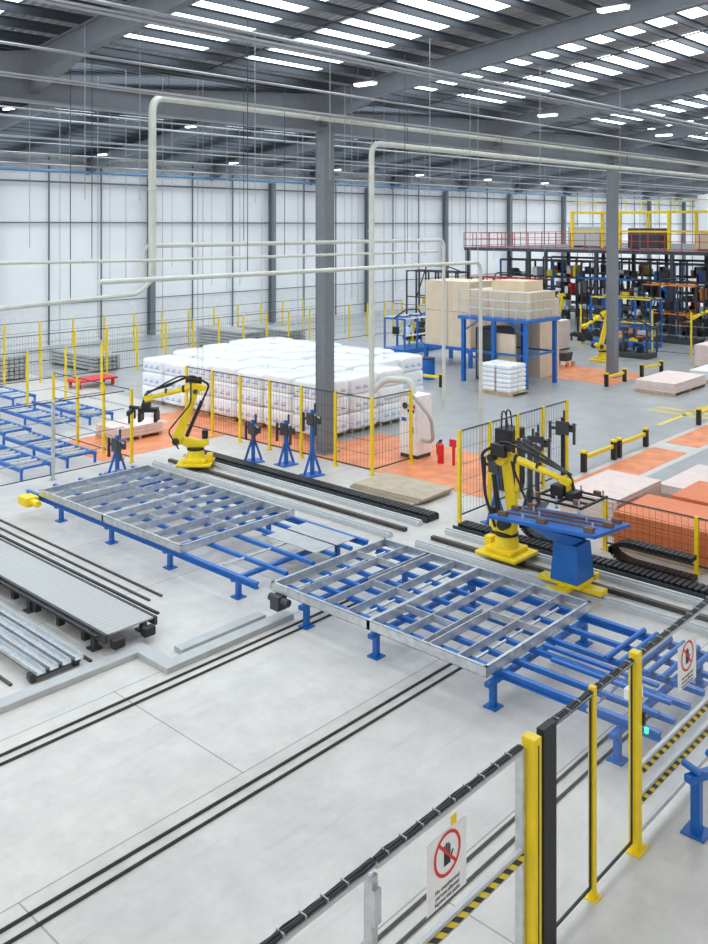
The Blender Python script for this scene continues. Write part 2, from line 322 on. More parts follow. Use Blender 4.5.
for j in range(4):
    x=6.42+.2*j
    solo("steel_channel",(x,11.95,.13),B(-.07,0,0,.07,9,.008).box(-.07,0,0,-.062,9,.06).box(.062,0,0,.07,9,.06),GAL,"long straight galvanised steel channel on low bearers","steel channel","parallel steel channels")
for y in (12.1,14.6,17.1): solo("channel_bearer",(6.7,y,0),B(-.4,-.05,.05,.4,.05,.13).box(-.38,-.05,0,-.3,.05,.05).box(.3,-.05,0,.38,.05,.05),DGR,"low dark bearer under steel channels","bearer","channel bearers")
for (x,y0,y1) in ((9.1,13.2,21),(9.35,13.2,21),(7.24,12,21),(6.1,12.2,20)):
    solo("floor_rail",(x,y0,0),B(-.02,0,0,.02,y1-y0,.03),DSTL,"dark steel rail fixed to the floor","rail","floor rails")
for x in (4.6,5.3): solo("floor_plate",(x,12.3,0),B(0,0,0,.62,6,.03),LGR,"long flat pale grey steel plate on the floor","steel plate","floor plates")
for y in (7.84,8.02,10.5,10.68,5.24,5.42):
    solo("floor_rail",(-4,y,0),B(0,-.014,0,15.5,.014,.025).box(0,-.006,.025,15.5,.006,.032),DSTL,"long dark steel rail fixed to the concrete floor","rail","floor rails")
poly=[(-2,11.6),(7.78,11.6),(7.78,10.85),(10.3,10.85),(10.3,11.08),(8.02,11.08),(8.02,11.83),(-2,11.83)]
n=len(poly); tr=M().add([(a,b,0) for a,b in poly]+[(a,b,.09) for a,b in poly],[tuple(range(n-1,-1,-1)),tuple(range(n,2*n))]+[(i,(i+1)%n,(i+1)%n+n,i+n) for i in range(n)])
solo("floor_trunking",(0,0,0),tr,STEELD,"long flat grey steel cable trunking stepping across the floor","cable trunking",bev=.008)
solo("floor_trunking",(8.3,11.2,0),B(0,0,0,1.7,.2,.07),STEELD,"short flat grey steel cable trunking on the floor","cable trunking",bev=.008)
def track(y0,y1):
    rt=root("robot_track",(14.9,y0,0),"long floor track with rails and black cable chain","robot track","robot tracks"); L=y1-y0
    for x in (-.55,.45): part(rt,"rail",B(x-.07,0,0,x+.07,L,.09).box(x-.025,0,.09,x+.025,L,.128),LGR)
    part(rt,"rack_bar",B(-.1,0,0,.0,L,.08),DSTL)
    m=M()
    for i in range(int(L/.11)): m.box(.72,i*.11,.02,1.04,i*.11+.08,.16)
    o=part(rt,"cable_chain",m,BLK); o["kind"]="stuff"
    part(rt,"chain_tray",B(.66,0,0,1.1,L,.02).box(1.08,0,0,1.1,L,.12).box(.66,0,0,.68,L,.12),DGR)
track(12.2,20.6); track(4.4,11.5)
def chainloop(x,y,pts,label):
    rt=root("cable_chain_loop",(x,y,0),label,"cable chain","cable chain loops"); P=rounded(pts,.12,4); m=M()
    seg=[]
    for a,b in zip(P[:-1],P[1:]):
        L=(b-a).length; n=max(1,int(L/.09))
        for i in range(n): seg.append((a.lerp(b,i/n),a.lerp(b,(i+.8)/n)))
    for a,b in seg:
        if (b-a).length>.01: m.beam(a,b,.26,.08)
    o=part(rt,"chain_link",m,BLK); o["kind"]="stuff"
chainloop(16.3,6.6,[(0,0,.06),(0,1.3,.06),(0,1.6,.18),(0,1.6,.3),(0,1.3,.42),(0,0,.42)],"looped black cable chain standing beside the robot track")
chainloop(16.3,9.9,[(0,-1.2,.4),(0,0,.4),(0,.3,.32),(0,.3,.18),(0,0,.06),(0,-.6,.06)],"looped black cable chain at the robot foot")
# ------------------------------------------------------------ robots
def robot(loc,az,sh,el,wr,label,tool=None,sc=1.,hose=True):
    rt=root("industrial_robot",loc,label,"robot","yellow industrial robots",az)
    part(rt,"carriage",B(-.46,-.42,0,.46,.42,.07).box(-.3,-.3,.07,.3,.3,.16).box(-.46,-.1,.07,-.3,.1,.28),YEL,.02)
    part(rt,"base",M().cyl((0,0,.16),(0,0,.38),.25,20,.2),YEL,smooth=True)
    part(rt,"slew_ring",M().cyl((0,0,.38),(0,0,.43),.23,20),BLK,smooth=True)
    m=M(); m.prism([(-.24,.43),(.22,.43),(sh[0]+.15,sh[1]+.04),(sh[0]+.06,sh[1]+.15),(sh[0]-.1,sh[1]+.12),(-.28,.58)],-.15,.05).box(-.34,-.11,.48,-.2,.02,.66); part(rt,"turret",m,YEL,.025)
    m=M(); m.link(sh,.13,el,.088,.07,.15).link((sh[0]*.6+el[0]*.4,sh[1]*.6+el[1]*.4),.045,(sh[0]*.2+el[0]*.8,sh[1]*.2+el[1]*.8),.04,.15,.19); part(rt,"lower_arm",m,YEL,.02)
    part(rt,"joint_cover",[M().cyl((sh[0],.15,sh[1]),(sh[0],.2,sh[1]),.095,16),M().cyl((el[0],.15,el[1]),(el[0],.19,el[1]),.065,16)],DGR,smooth=True)
    part(rt,"motor",[M().cyl((sh[0],-.34,sh[1]),(sh[0],-.15,sh[1]),.11,14),M().cyl((-.24,-.06,.66),(-.24,-.06,.88),.085,12),M().cyl((el[0]-.1,-.28,el[1]+.05),(el[0]-.1,-.1,el[1]+.05),.075,12)],BLK,smooth=True)
    part(rt,"balance_cylinder",M().cyl((sh[0]-.2,-.1,sh[1]+.0),(el[0]-.13,-.1,el[1]-.3),.05,10),BLK,smooth=True)
    e=Vector((el[0],0,el[1])); w=Vector((wr[0],0,wr[1])); d=(w-e).normalized(); n=Vector((-d.z,0,d.x))
    if n.z<0: n=-n
    c=e+d*.08+n*.1
    m=M(); m.link(el,.11,(c.x,c.z),.115,-.12,.06); m.link((el[0]-d.x*.18,el[1]-d.z*.18+.04),.085,(c.x,c.z),.11,-.1,.05); part(rt,"elbow_housing",m,YEL,.02)
    part(rt,"dress_pack",B(c.x-.2,-.26,c.z+.0,c.x+.12,-.13,c.z+.24).box(c.x-.12,-.2,c.z+.12,c.x+.2,.0,c.z+.21),BLK,.01)
    part(rt,"upper_arm",M().cyl(c+d*.08,w-d*.1,.082,14,.055),YEL,smooth=True)
    part(rt,"arm_collar",[M().cyl(c+d*.22,c+d*.28,.095,14),M().cyl(c+d*.7,c+d*.74,.08,14)],BLK,smooth=True)
    m=M(); m.link((w.x-d.x*.12,w.z-d.z*.12),.065,(w.x,w.z),.075,-.085,.085); m.cyl(w+Vector((0,0,-.04)),w+Vector((0,0,-.2)),.06,12); part(rt,"wrist",m,YEL,.01)
    if hose:
        part(rt,"cable_hose",[M().tube(rounded([Vector((sh[0]-.2,-.24,.55)),Vector((sh[0]-.4,-.28,sh[1]+.45)),Vector((el[0]-.32*d.x,-.24,el[1]+.12)),c+n*.3+Vector((0,-.12,0)),(c+w)/2+n*.22,w+n*.14,w+d*.14+Vector((0,0,-.22))],.12),.03,6),
          M().tube(rounded([c+n*.17-d*.1,c+n*.36+d*.25,(c+w)/2+n*.3,w+n*.1+Vector((0,.08,0))],.12),.024,6),
          M().tube(rounded([c+n*.17-d*.2+Vector((0,.05,0)),c+n*.3+d*.2,(c+w)/2+n*.17,w+n*.16+Vector((0,-.08,0))],.1),.02,6),
          M().tube(rounded([Vector((sh[0]-.1,.26,.45)),Vector((sh[0]+.18,.3,sh[1]+.3)),Vector((el[0]+.1,.28,el[1]-.3)),c+n*.2+Vector((0,.12,0))],.12),.022,6)],BLK,smooth=True)
    g=M(); g.cyl((w.x,0,w.z-.2),(w.x,0,w.z-.27),.1,12)
    z=w.z-.31
    if tool=='rack':
        for y in (-.45,-.15,.15,.45): g.box(w.x-.5,y-.018,z,w.x+.5,y+.018,z+.035)
        for x in (-.5,0,.5): g.box(w.x+x-.018,-.5,z,w.x+x+.018,.5,z+.04)
        g.box(w.x-.3,-.15,z+.04,w.x-.05,.15,z+.22).box(w.x+.08,-.25,z+.04,w.x+.24,.05,z+.18).box(w.x-.45,.1,z+.04,w.x-.3,.35,z+.14)
        part(rt,"gripper",g,BLK); part(rt,"clamp_block",[B(w.x+a,b,z+.036,w.x+a+.12,b+.08,z+.12) for a,b in ((-.5,-.45),(.3,-.4),(.3,.35),(-.45,.38))],BRN)
        for y in (-.45,.45):
            for x in (-.45,0,.45): part(rt,"suction_cup",M().cyl((w.x+x,y,z+.14),(w.x+x,y,z-.05),.016,6).cyl((w.x+x,y,z-.05),(w.x+x,y,z-.08),.04,8),GAL)
    else:
        g.box(w.x-.3,-.1,z-.06,w.x+.22,.1,z+.05).box(w.x-.3,-.2,z-.3,w.x-.22,.2,z-.06).box(w.x+.12,-.2,z-.3,w.x+.2,.2,z-.06).cyl((w.x+.1,-.12,z),(w.x+.5,-.12,z+.05),.05,8).box(w.x+.38,-.35,z-.1,w.x+.46,.35,z+.02).box(w.x+.38,-.35,z-.3,w.x+.42,-.28,z-.1).box(w.x+.38,.28,z-.3,w.x+.42,.35,z-.1).box(w.x-.1,-.08,z+.05,w.x+.1,.16,z+.2)
        part(rt,"gripper",g,BLK)
    if sc!=1: rt.scale=(sc,)*3
    return rt
IL=math.atan2(C,-S)
robot((14.9,19.5,.13),IL,(.5,.62),(-.02,1.95),(1.3,1.75),"yellow jointed robot arm with dark gripper on the rear track",'grip')
robot((14.9,9.72,.13),-math.pi/2,(.1,.66),(-.1,1.82),(1.35,1.66),"yellow jointed robot arm with flat gripper rack above blue table",'rack')
for (x,y,a,s,lb) in ((40,20.6,math.pi*.9,1.15,"yellow robot arm working beside the far column"),(47,27,math.pi*.9,1.2,"yellow robot arm near the dark racking"),(46.5,17.5,math.pi*.7,1.2,"yellow robot arm near the pale boards"),(49.5,18.2,math.pi*.9,1.2,"yellow robot arm beneath the red-railed deck"),(10.2,24.2,IL,1,"yellow robot arm beyond the grey fence")):
    robot((x,y,0),a,(.3,.62),(-.1,1.9),(1.1,1.5),lb,'grip',s,False)
rt=root("blue_work_table",(14.35,8.0,.13),"blue pedestal table with yellow foot on the robot track","work table")
part(rt,"foot",B(-.62,-.13,0,.62,.13,.09).box(-.13,-.62,0,.13,.62,.09).box(-.64,-.2,0,-.5,.2,.12).box(.5,-.2,0,.64,.2,.12).box(-.28,-.28,.07,.28,.28,.15),YEL,.02)
part(rt,"pedestal",M().frus((0,0),(.6,.54),(.48,.46),.15,.8).frus((0,.1),(.48,.46),(.85,1.1),.8,1.03),BLU,.01)
mx=Matrix.Translation((0,0,1.12))@Matrix.Rotation(math.radians(5),4,'Y')@Matrix.Rotation(math.radians(-3),4,'X')
part(rt,"table_top",B(-.7,-.8,.0,.6,1.3,.02,mx).box(-.7,-.8,-.04,-.68,1.3,0,mx).box(-.7,-.8,-.04,.6,-.78,0,mx).box(-.45,-.75,-.06,-.37,1.25,0,mx).box(.3,-.75,-.06,.38,1.25,0,mx),BLU,.003)
part(rt,"clamp",[B(x,y,.02,x+.1,y+.16,.1,mx) for x,y in ((-.6,-.7),(-.6,.2),(-.6,1.0),(.4,-.7),(.4,1.0),(0,1.1),(.0,-.75))],BRN)
part(rt,"slide_rail",[B(x,-.6,.02,x+.04,1.15,.05,mx) for x in (-.32,.0,.25)],BRN)
part(rt,"locating_pin",[M().cyl(mx@Vector((x,y,.02)),mx@Vector((x,y,.11)),.022,6) for x,y in ((-.2,-.5),(.15,-.2),(-.1,.6),(.2,.9),(-.5,.7))],GAL)
# ------------------------------------------------------------ stands
def stand(x,y,mt,h,label):
    rt=root("tool_stand",(x,y,0),label,"machine stand","tool stands",random.uniform(-.4,.4))
    part(rt,"post",B(-.045,-.045,.02,.045,.045,h).box(-.26,-.22,0,.26,.22,.03),mt,.005)
    part(rt,"brace",[M().beam((.25,0,.03),(.04,0,.6),.05,.05),M().beam((-.25,0,.03),(-.04,0,.6),.05,.05)],mt)
    part(rt,"tool_head",B(-.09,-.16,h-.4,-.05,.16,h-.08).box(.045,-.22,h-.35,.14,-.08,h-.15).box(.045,.05,h-.45,.15,.2,h-.25).cyl((.08,0,h-.1),(.08,0,h+.15),.03,8).box(-.05,-.3,h-.3,.05,-.045,h-.24).box(-.05,.045,h-.3,.05,.3,h-.24).box(-.12,-.32,h-.6,-.06,-.26,h-.1).box(-.12,.26,h-.6,-.06,.32,h-.1),DGR,.005)
    part(rt,"mount_arm",M().beam((0,-.34,h-.15),(0,.34,h-.15),.04,.04),GAL)
stand(16.55,16.74,BLU,1.7,"blue tool stand with grey gripper heads"); stand(16.4,18.9,BLU,1.15,"short blue tool stand by the robot track")
stand(16.8,18.0,BLU,1.2,"short blue tool stand with dark head"); stand(16.6,11.1,BLU,1.5,"blue tool stand beside the front robot")
stand(17.5,10.8,DGR,1.8,"dark tool stand beside the front robot"); stand(13.2,20.6,BLU,1.,"small blue stand beside the yellow fence post"); stand(18.3,11.1,DGR,1.7,"dark tool stand beside the front robot"); stand(19.3,11.0,BLK,1.9,"black tool stand beside the mesh fence")
rt=root("black_control_box",(19.0,12.3,0.006),"black control cabinet behind the mesh fence with cables","cabinet"); part(rt,"body",B(-.3,-.25,.1,.3,.25,1.5),BLK,.02); part(rt,"plinth",B(-.28,-.23,0,.28,.23,.1),DGR); part(rt,"cable",[M().tube(rounded([(x,0,1.5),(x,.05,1.9),(x-.4,-.1,2.0),(x-.6,-.2,1.3)],.15),.02,6) for x in (-.1,.1)],BLK)
for i in range(3):
    solo("flat_board",(17.0+.03*i,14.2-.05*i,.002+.05*i),B(-.65,-1.05,0,.65,1.05,.045),CARD,"flat brown cardboard-faced board lying on the floor","board","brown boards on the floor",rot=.05*i-.05)
rt=root("white_control_cabinet",(19.9,16.,0.006),"white dust extraction cabinet with hose and small controls","cabinet")
part(rt,"body",B(-.32,-.32,.1,.32,.32,1.75),WHT,.02); part(rt,"plinth",B(-.3,-.3,0,.3,.3,.1),DGR)
part(rt,"door",B(-.345,-.28,.3,-.32,.28,1.2),WHT,.005); part(rt,"gauge",M().cyl((-.34,.1,1.45),(-.36,.1,1.45),.09,14),DGR); part(rt,"handle",B(-.37,-.2,.7,-.35,-.17,.9),DGR)
part(rt,"control_button",[B(-.35,-.24+.08*i,1.4,-.33,-.2+.08*i,1.5) for i in range(3)],RED); part(rt,"display",B(-.35,-.22,1.28,-.345,.0,1.36),BLK); part(rt,"nameplate",B(-.35,.05,1.02,-.346,.22,1.12),BLU)
part(rt,"outlet_pipe",M().tube(rounded([(0,.1,1.7),(0,.1,2.1),(-.3,.9,2.1),(-.5,1.2,1.7)],.25),.1,10),PIPE,smooth=True)
part(rt,"flexible_hose",M().tube(rounded([(-.1,-.33,.5),(-.1,-.7,.5),(-.3,-.8,1.2),(-.6,-.3,1.9),(-1.0,.3,1.7)],.2),.05,8),STEELD,smooth=True)
rt=root("fire_extinguisher",(19.75,15.0,0.006),"red fire extinguisher beside the white cabinet","fire extinguisher")
part(rt,"cylinder",M().cyl((0,0,0),(0,0,.5),.09,12).cyl((0,0,.5),(0,0,.58),.09,12,.03),RED,smooth=True); part(rt,"valve",B(-.06,-.02,.58,.04,.02,.64),BLK); part(rt,"hose",M().tube([(0,.03,.6),(.0,.14,.5),(0,.12,.2)],.015,6),BLK)
solo("red_fire_point",(19.8,14.6,0.006),B(-.03,-.03,0,.03,.03,.7).box(-.05,-.11,.5,-.03,.11,.7),RED,"red fire point board on a short post","fire point")
# ------------------------------------------------------------ wrapped bales
def balemesh(seed):
    rnd=random.Random(seed); m=M()
    for lay in range(3):
        z0=.12+lay*.57; h=.61; c=.665-.012*lay
        def sp(u,v,w):
            p=Vector((u,v,w)); q=(abs(u)**9+abs(v)**9+abs(w)**9)**(1/9); p/=q
            top=(1-.14*(u*u+v*v)/2) if w>0 and lay==2 else 1
            return (p.x*c*(1+.016*rnd.random()),p.y*c*(1+.016*rnd.random()),z0+h/2+p.z*h/2*top*(1-.05*rnd.random()))
        for ax in range(3):
            for sg in (-1,1):
                g=[];n=9
                for i in range(n+1):
                    for j in range(n+1):
                        ca=lambda k:math.sin((-1+2*k/n)*math.pi/2)
                        t=[0,0,0]; t[ax]=sg; t[(ax+1)%3]=ca(i); t[(ax+2)%3]=ca(j); g.append(sp(*t))
                f=[]
                for i in range(n):
                    for j in range(n):
                        q=(i*(n+1)+j,(i+1)*(n+1)+j,(i+1)*(n+1)+j+1,i*(n+1)+j+1); f.append(q if sg>0 else q[::-1])
                m.add(g,f)
    return m.mesh("plastic_wrap",WRAP,True)
bm_=[balemesh(i) for i in range(4)]
pal=M()
for y in (-.5,-.25,0,.25,.5): pal.box(-.6,y-.05,.09,.6,y+.05,.11)
for x in (-.5,0,.5): pal.box(x-.05,-.55,0,x+.05,.55,.09)
palm=pal.mesh("pallet",WOOD)
pr=M()
for lay in range(3):
    for k in range(3):
        y=-.46+k*.34; z=.31+lay*.57; e=.676-.010*lay
        pr.box(-e,y,z,-.62,y+.22,z+.045); pr.box(-e,y,z+.075,-.62,y+.16,z+.095); pr.box(-e,y,z+.12,-.62,y+.1,z+.135)
        pr.box(y,-e,z,y+.22,-.62,z+.045); pr.box(y,-e,z+.075,y+.16,-.62,z+.095)
prm=pr.mesh("printed_label",PRINT)
for i in range(5):
    for j in range(7):
        if i>=3 and j==0: continue
        x=19.85+i*1.35; y=19.7+j*1.345
        rt=root("wrapped_insulation_stack",(x,y,.006),"white plastic-wrapped insulation packs with blue print on a pallet","wrapped goods","wrapped insulation stacks",random.uniform(-.008,.008))
        part(rt,"plastic_wrap",bm_[(i*3+j)%4],WRAP); part(rt,"pallet",palm,WOOD); o=part(rt,"printed_label",prm,PRINT); o["kind"]="stuff"
        rt.scale=(.985,.985,random.choice((.95,.98,1.01)) if not (j>4 and i<1) else .88)
# ------------------------------------------------------------ fences
def wiremesh(L,h,z0=.15,s=.12,opn=False):
    m=M(); n=int(L/s)
    if opn:
        for z in (.55,1.0,1.5): m.box(0,-.008,z-.012,L,.008,z+.012)
        return m
    for i in range(n+1): m.box(i*L/n-.002,-.002,z0,i*L/n+.002,.002,h)
    for k in range(6):
        z=z0+(h-z0)*k/5; m.box(0,-.003,z-.003,L,.003,z+.003)
    return m
cache={}
def fence(p,q,n,h=2.,mt=YEL,grp="mesh safety fences",last=True,first=True,fl="black wire mesh safety fence panel between posts",pl="yellow fence post with floor plate",pr=.035,opn=False):
    p=Vector((p[0],p[1],0.006)); q=Vector((q[0],q[1],0.006)); d=q-p; L=d.length/n; a=math.atan2(d.y,d.x)
    key=(round(L,3),h,mt.name,pr,opn)
    if key not in cache:
        cache[key]=(B(-pr,-pr,.01,pr,pr,h).box(-pr*2,-pr*2,0,pr*2,pr*2,.012).mesh("fence_post",mt),
            B(pr,-.01,h-.035,L-pr,.01,h-.01).mesh("top_rail",DGR),B(pr,-.01,.12,L-pr,.01,.145).mesh("bottom_rail",DGR), wiremesh(L-2*pr,h-.05,opn=opn).mesh("wire_mesh",SPR if opn else BLK))
    po,ra,rb,wm=cache[key]
    for i in range(0 if first else 1,n+(1 if last else 0)):
        o=bpy.data.objects.new("fence_post",po); COL.objects.link(o); o.location=p+d*i/n; o.rotation_euler=(0,0,a); o["label"]=pl; o["category"]="fence post"; o["group"]="fence posts"
    for i in range(n):
        rt=root("safety_fence_panel",p+d*i/n,fl,"fence",grp,a); part(rt,"top_rail",ra,DGR); part(rt,"bottom_rail",rb,DGR)
        w=part(rt,"mesh_infill",wm,BLK); w.location=(pr,0,0)
OF="open fence panel with thin horizontal rails"
fence((17.6,23.5),(17.6,15.6),6); fence((17.6,15.6),(19.2,15.6),1,first=False)
fence((16.15,11.75),(20.8,11.75),4)
fence((7.5,21.3),(13.9,21.3),3,mt=GAL,pl="grey steel fence post with floor plate",last=False,opn=True,fl=OF)
fence((14.1,21.3),(14.1,25.5),3,opn=True,fl=OF)
fence((14,34.8),(42,34.8),18); fence((12.8,30.4),(18.8,30.4),4,opn=True,fl=OF)
fence((16,39.5),(40,39.5),14,opn=True,fl=OF)
fence((40,28),(40,33.8),3); fence((44,14),(44,24),5,h=2.2,opn=True,fl=OF)
fence((16.75,8.6),(16.75,4.9),2,h=1.05)
# ------------------------------------------------------------ near fence
def nsect(x0,x1,label,hz=(1.28,),z1=1.98):
    rt=root("guard_fence_section",(x0,4.24,0),label,"fence","guard fence sections"); L=x1-x0
    part(rt,"top_rail",B(0,-.02,z1-.045,L,.02,z1),LGR,.004); part(rt,"bottom_rail",B(0,-.02,.12,L,.02,.17),LGR)
    for z in hz:
        part(rt,"middle_rail",B(0,-.02,z-.03,L,.02,z+.1),LGR); part(rt,"hazard_rail",B(0,-.032,z,L,-.022,z+.065),HAZ)
    part(rt,"clear_panel",B(.03,-.004,.17,L-.03,.004,z1-.05),CLR)
    return rt
def cabling(rt,L,z=1.982):
    part(rt,"cable_tray",B(0,-.035,z,L,.035,z+.01),SPR)
    rnd=random.Random(3)
    for k,(yy,r) in enumerate(((-.018,.009),(.002,.012),(.022,.009))):
        pts=[(i*.12,yy+rnd.uniform(-.006,.006),z+.01+r+rnd.uniform(0,.008)) for i in range(int(L/.12)+1)]+[(L,yy,z+.01+r)]
        part(rt,"cable",M().tube(pts,r,6),BLK)
    for i in range(int(L/.2)): part(rt,"cable_tie",B(.1+i*.2,-.037,z,.11+i*.2,.037,z+.038),SPR)
s1=nsect(2.4,4.72,"grey framed clear guard panel with cables along its top rail",()); s2=nsect(4.82,6.72,"grey framed clear guard panel with hazard striped rail",(1.02,))
cabling(s1,2.4); cabling(s2,1.9)
solo("guard_post",(4.77,4.24,0),B(-.03,-.04,.01,.03,.04,1.93).box(-.1,-.1,0,.1,.1,.012).box(-.035,-.07,1.6,.035,-.04,1.85),GAL,"galvanised guard post with bracket","fence post","guard posts")
solo("guard_post",(6.745,4.26,0),B(-.022,-.04,.01,.022,.04,1.97),GAL,"grey aluminium guard post next to the yellow post","fence post","guard posts")
rt=root("light_curtain_post",(6.83,4.2,0),"tall yellow light curtain post with black slot","fence post"); part(rt,"housing",B(-.055,-.07,0,.055,.07,2.06),YEL,.008); part(rt,"slot",B(-.006,-.075,.1,.006,-.07,2.0),BLK)
rt=root("black_guard_post",(7.08,4.2,0),"tall flat black guard post","fence post"); part(rt,"body",B(-.11,-.04,0,.11,.04,2.06),BLK,.008); part(rt,"foot_plate",B(-.14,-.1,0,.14,.1,.015),DGR)
def bs(x0,x1,lab):
    rt=root("guard_fence_section",(x0,4.24,0),lab,"fence","guard fence sections"); L=x1-x0
    part(rt,"top_rail",B(0,-.015,1.95,L,.015,1.98),BLK); part(rt,"bottom_rail",B(0,-.01,.1,L,.01,.125),BLK); part(rt,"stile",[B(.0,-.01,.125,.012,.01,1.95),B(L-.012,-.01,.125,L,.01,1.95)],BLK)
    part(rt,"clear_panel",B(.03,-.003,.14,L-.03,.003,1.95),CLR); cabling(rt,L)
bs(7.2,7.96,"narrow black framed clear guard panel"); bs(8.04,8.84,"narrow black framed clear guard panel")
solo("guard_post",(8.0,4.24,0),B(-.03,-.03,.01,.03,.03,2.04).box(-.07,-.07,0,.07,.07,.012),YEL,"slim yellow fence post in the guard line","fence post","guard posts")
rt=root("guard_post",(8.92,4.24,0),"wide yellow guard post with small green lamp","fence post","guard posts"); part(rt,"post",B(-.055,-.05,.01,.055,.05,2.06).box(-.12,-.1,0,.12,.1,.012),YEL,.005)
part(rt,"green_lamp",M().cyl((.09,-.08,1.2),(.09,-.08,1.25),.022,8),GRN); part(rt,"switch_box",B(.056,-.07,1.28,.1,-.03,1.42),BLK)
s3=nsect(9.0,12.6,"grey framed guard panel with two hazard striped rails",(.44,.74)); cabling(s3,3.6)
def sign(x,z,w,h,label):
    rt=root("warning_sign",(x,4.19,z),label,"sign","prohibition signs")
    part(rt,"board",B(-w/2,0,-h/2,w/2,.006,h/2),SIGNW)
    R=w*.34; zc=h*.17; m=M(); n=36; v=[];f=[]
    for i in range(n):
        t=2*math.pi*i/n
        for rr in (R,R*.85): v.append((math.cos(t)*rr,-.003,zc+math.sin(t)*rr))
    for i in range(n): j=(i+1)%n; f.append((2*i,2*j,2*j+1,2*i+1))
    m.add(v,f); m.beam((-R*.62,-.0035,zc+R*.62),(R*.62,-.0035,zc-R*.62),.002,R*.14)
    part(rt,"prohibition_ring",m,RED)
    k=R; m=M()
    m.box(-k*.26,-.0022,zc-k*.5,k*.22,-.0012,zc+k*.02)
    for j,(x0,hh) in enumerate(((-.26,.42),(-.13,.5),(.0,.47),(.13,.36))): m.box(k*x0,-.0022,zc+k*.02,k*(x0+.095),-.0012,zc+k*hh)
    m.beam((k*.2,-.0017,zc-k*.32),(k*.42,-.0017,zc+k*.0),.001,k*.12)
    part(rt,"hand_symbol",m,BLK)
    text(rt,"sign_text","No unauthorised\npersons allowed\nbeyond this point",w*.09,(0,-.003,-h*.29),(math.pi/2,0,0),DGR)
sign(5.6,1.58,.5,.54,"white prohibition sign with red ring on clear guard panel")
sign(10.13,1.52,.5,.5,"white prohibition sign with red ring on guard fence")
solo("yellow_tag",(5.66,4.17,1.91),B(-.035,0,-.035,.035,.006,.04),YEL,"small yellow tag above the prohibition sign","tag")
rt=root("blue_steel_bracket",(9.6,3.87,0),"blue steel arm with rollers on a post","machine"); part(rt,"post",B(-.05,-.05,0,.05,.05,.6).box(-.13,-.13,0,.13,.13,.02),BLU,.005); part(rt,"arm",M().beam((-.2,.02,.65),(1.2,-.6,.65),.1,.08),BLU,.01); part(rt,"roller",[M().cyl((-.15,-.12,.73),(-.05,.12,.73),.04,10),M().cyl((.2,-.25,.73),(.3,.0,.73),.04,10)],BLU,smooth=True)
solo("floor_sensor",(9.95,4.75,1.0),B(-.1,-.07,0,.1,.07,.12).cyl((0,0,-1),(0,0,0),.025,8),WHT,"small white sensor box on a stem","sensor")
# ------------------------------------------------------------ guard barriers
def barrier(x,y,L,a=0.,label="low yellow and black floor barrier"):
    rt=root("floor_barrier",(x,y,0.006),label,"barrier","floor barriers",a)
    for xx in (0,L): part(rt,"post",B(xx-.07,-.07,0,xx+.07,.07,.5),BLK,.02); part(rt,"post_cap",B(xx-.08,-.08,.5,xx+.08,.08,.55),YEL)
    part(rt,"rail",B(.07,-.04,.32,L-.07,.04,.43),YEL,.02)
barrier(21.6,11.7,1.7); barrier(23.6,11.7,1.7); barrier(29.2,11.7,2.0); barrier(31.5,11.7,2.); barrier(33.6,17.2,1.6); barrier(36.8,17.2,1.6,-.1); barrier(29,22,1.5,1.57)
# ------------------------------------------------------------ board stacks
def stack(x,y,w,d,n,t,mt,label,grp):
    o=root("board_stack_pallet",(x,y,0.008),"low timber pallet under stacked boards","pallet","board pallets")
    part(o,"deck",B(-w/2,-d/2,.09,w/2,d/2,.115),WOOD); part(o,"bearer",[B(q,-d/2,0,q+.1,d/2,.09) for q in (-w/2,-.05,w/2-.1)],WOOD)
    me=B(-w/2,-d/2,0,w/2,d/2,t*.88).mesh("board",mt)
    for i in range(n):
        b=bpy.data.objects.new("board",me); COL.objects.link(b); b.location=(x+random.uniform(-.012,.012),y+random.uniform(-.012,.012),.125+i*t); b.rotation_euler=(0,0,random.uniform(-.004,.004))
        b["label"]=label; b["category"]="board"; b["group"]=grp
stack(17.7,7.55,1.6,1.9,9,.07,ORS,"orange insulation board in a stack","orange boards behind the low fence")
stack(17.7,5.5,1.6,1.9,8,.07,ORS,"orange insulation board in a stack","orange boards behind the low fence")
stack(19.5,6.6,1.5,3.0,9,.07,ORS,"orange insulation board in a stack","orange boards behind the low fence")
stack(18.6,9.4,2.2,1.3,9,.07,PNK,"pale pink board in a stack","pink boards behind the robot")
stack(22,8.6,2.4,1.4,3,.07,PNK,"pale pink board in a low stack","pink boards on the grey floor")
stack(34.9,15.1,3.,1.6,4,.09,PNK,"pale board in a low stack","pale boards near the column")
stack(38.5,14.6,2.6,1.4,4,.09,WHT,"white board in a low stack","white boards near the column")
stack(42,15.8,2.6,1.4,8,.12,PNK,"pale board in a tall stack","pale boards by the machines")
stack(41.4,24.6,2.2,1.6,12,.12,PNK,"pale board in a tall stack","pale boards by the racking")
stack(44.5,32,2.4,2,12,.12,BEI,"beige board in a tall stack","beige boards by the racking")
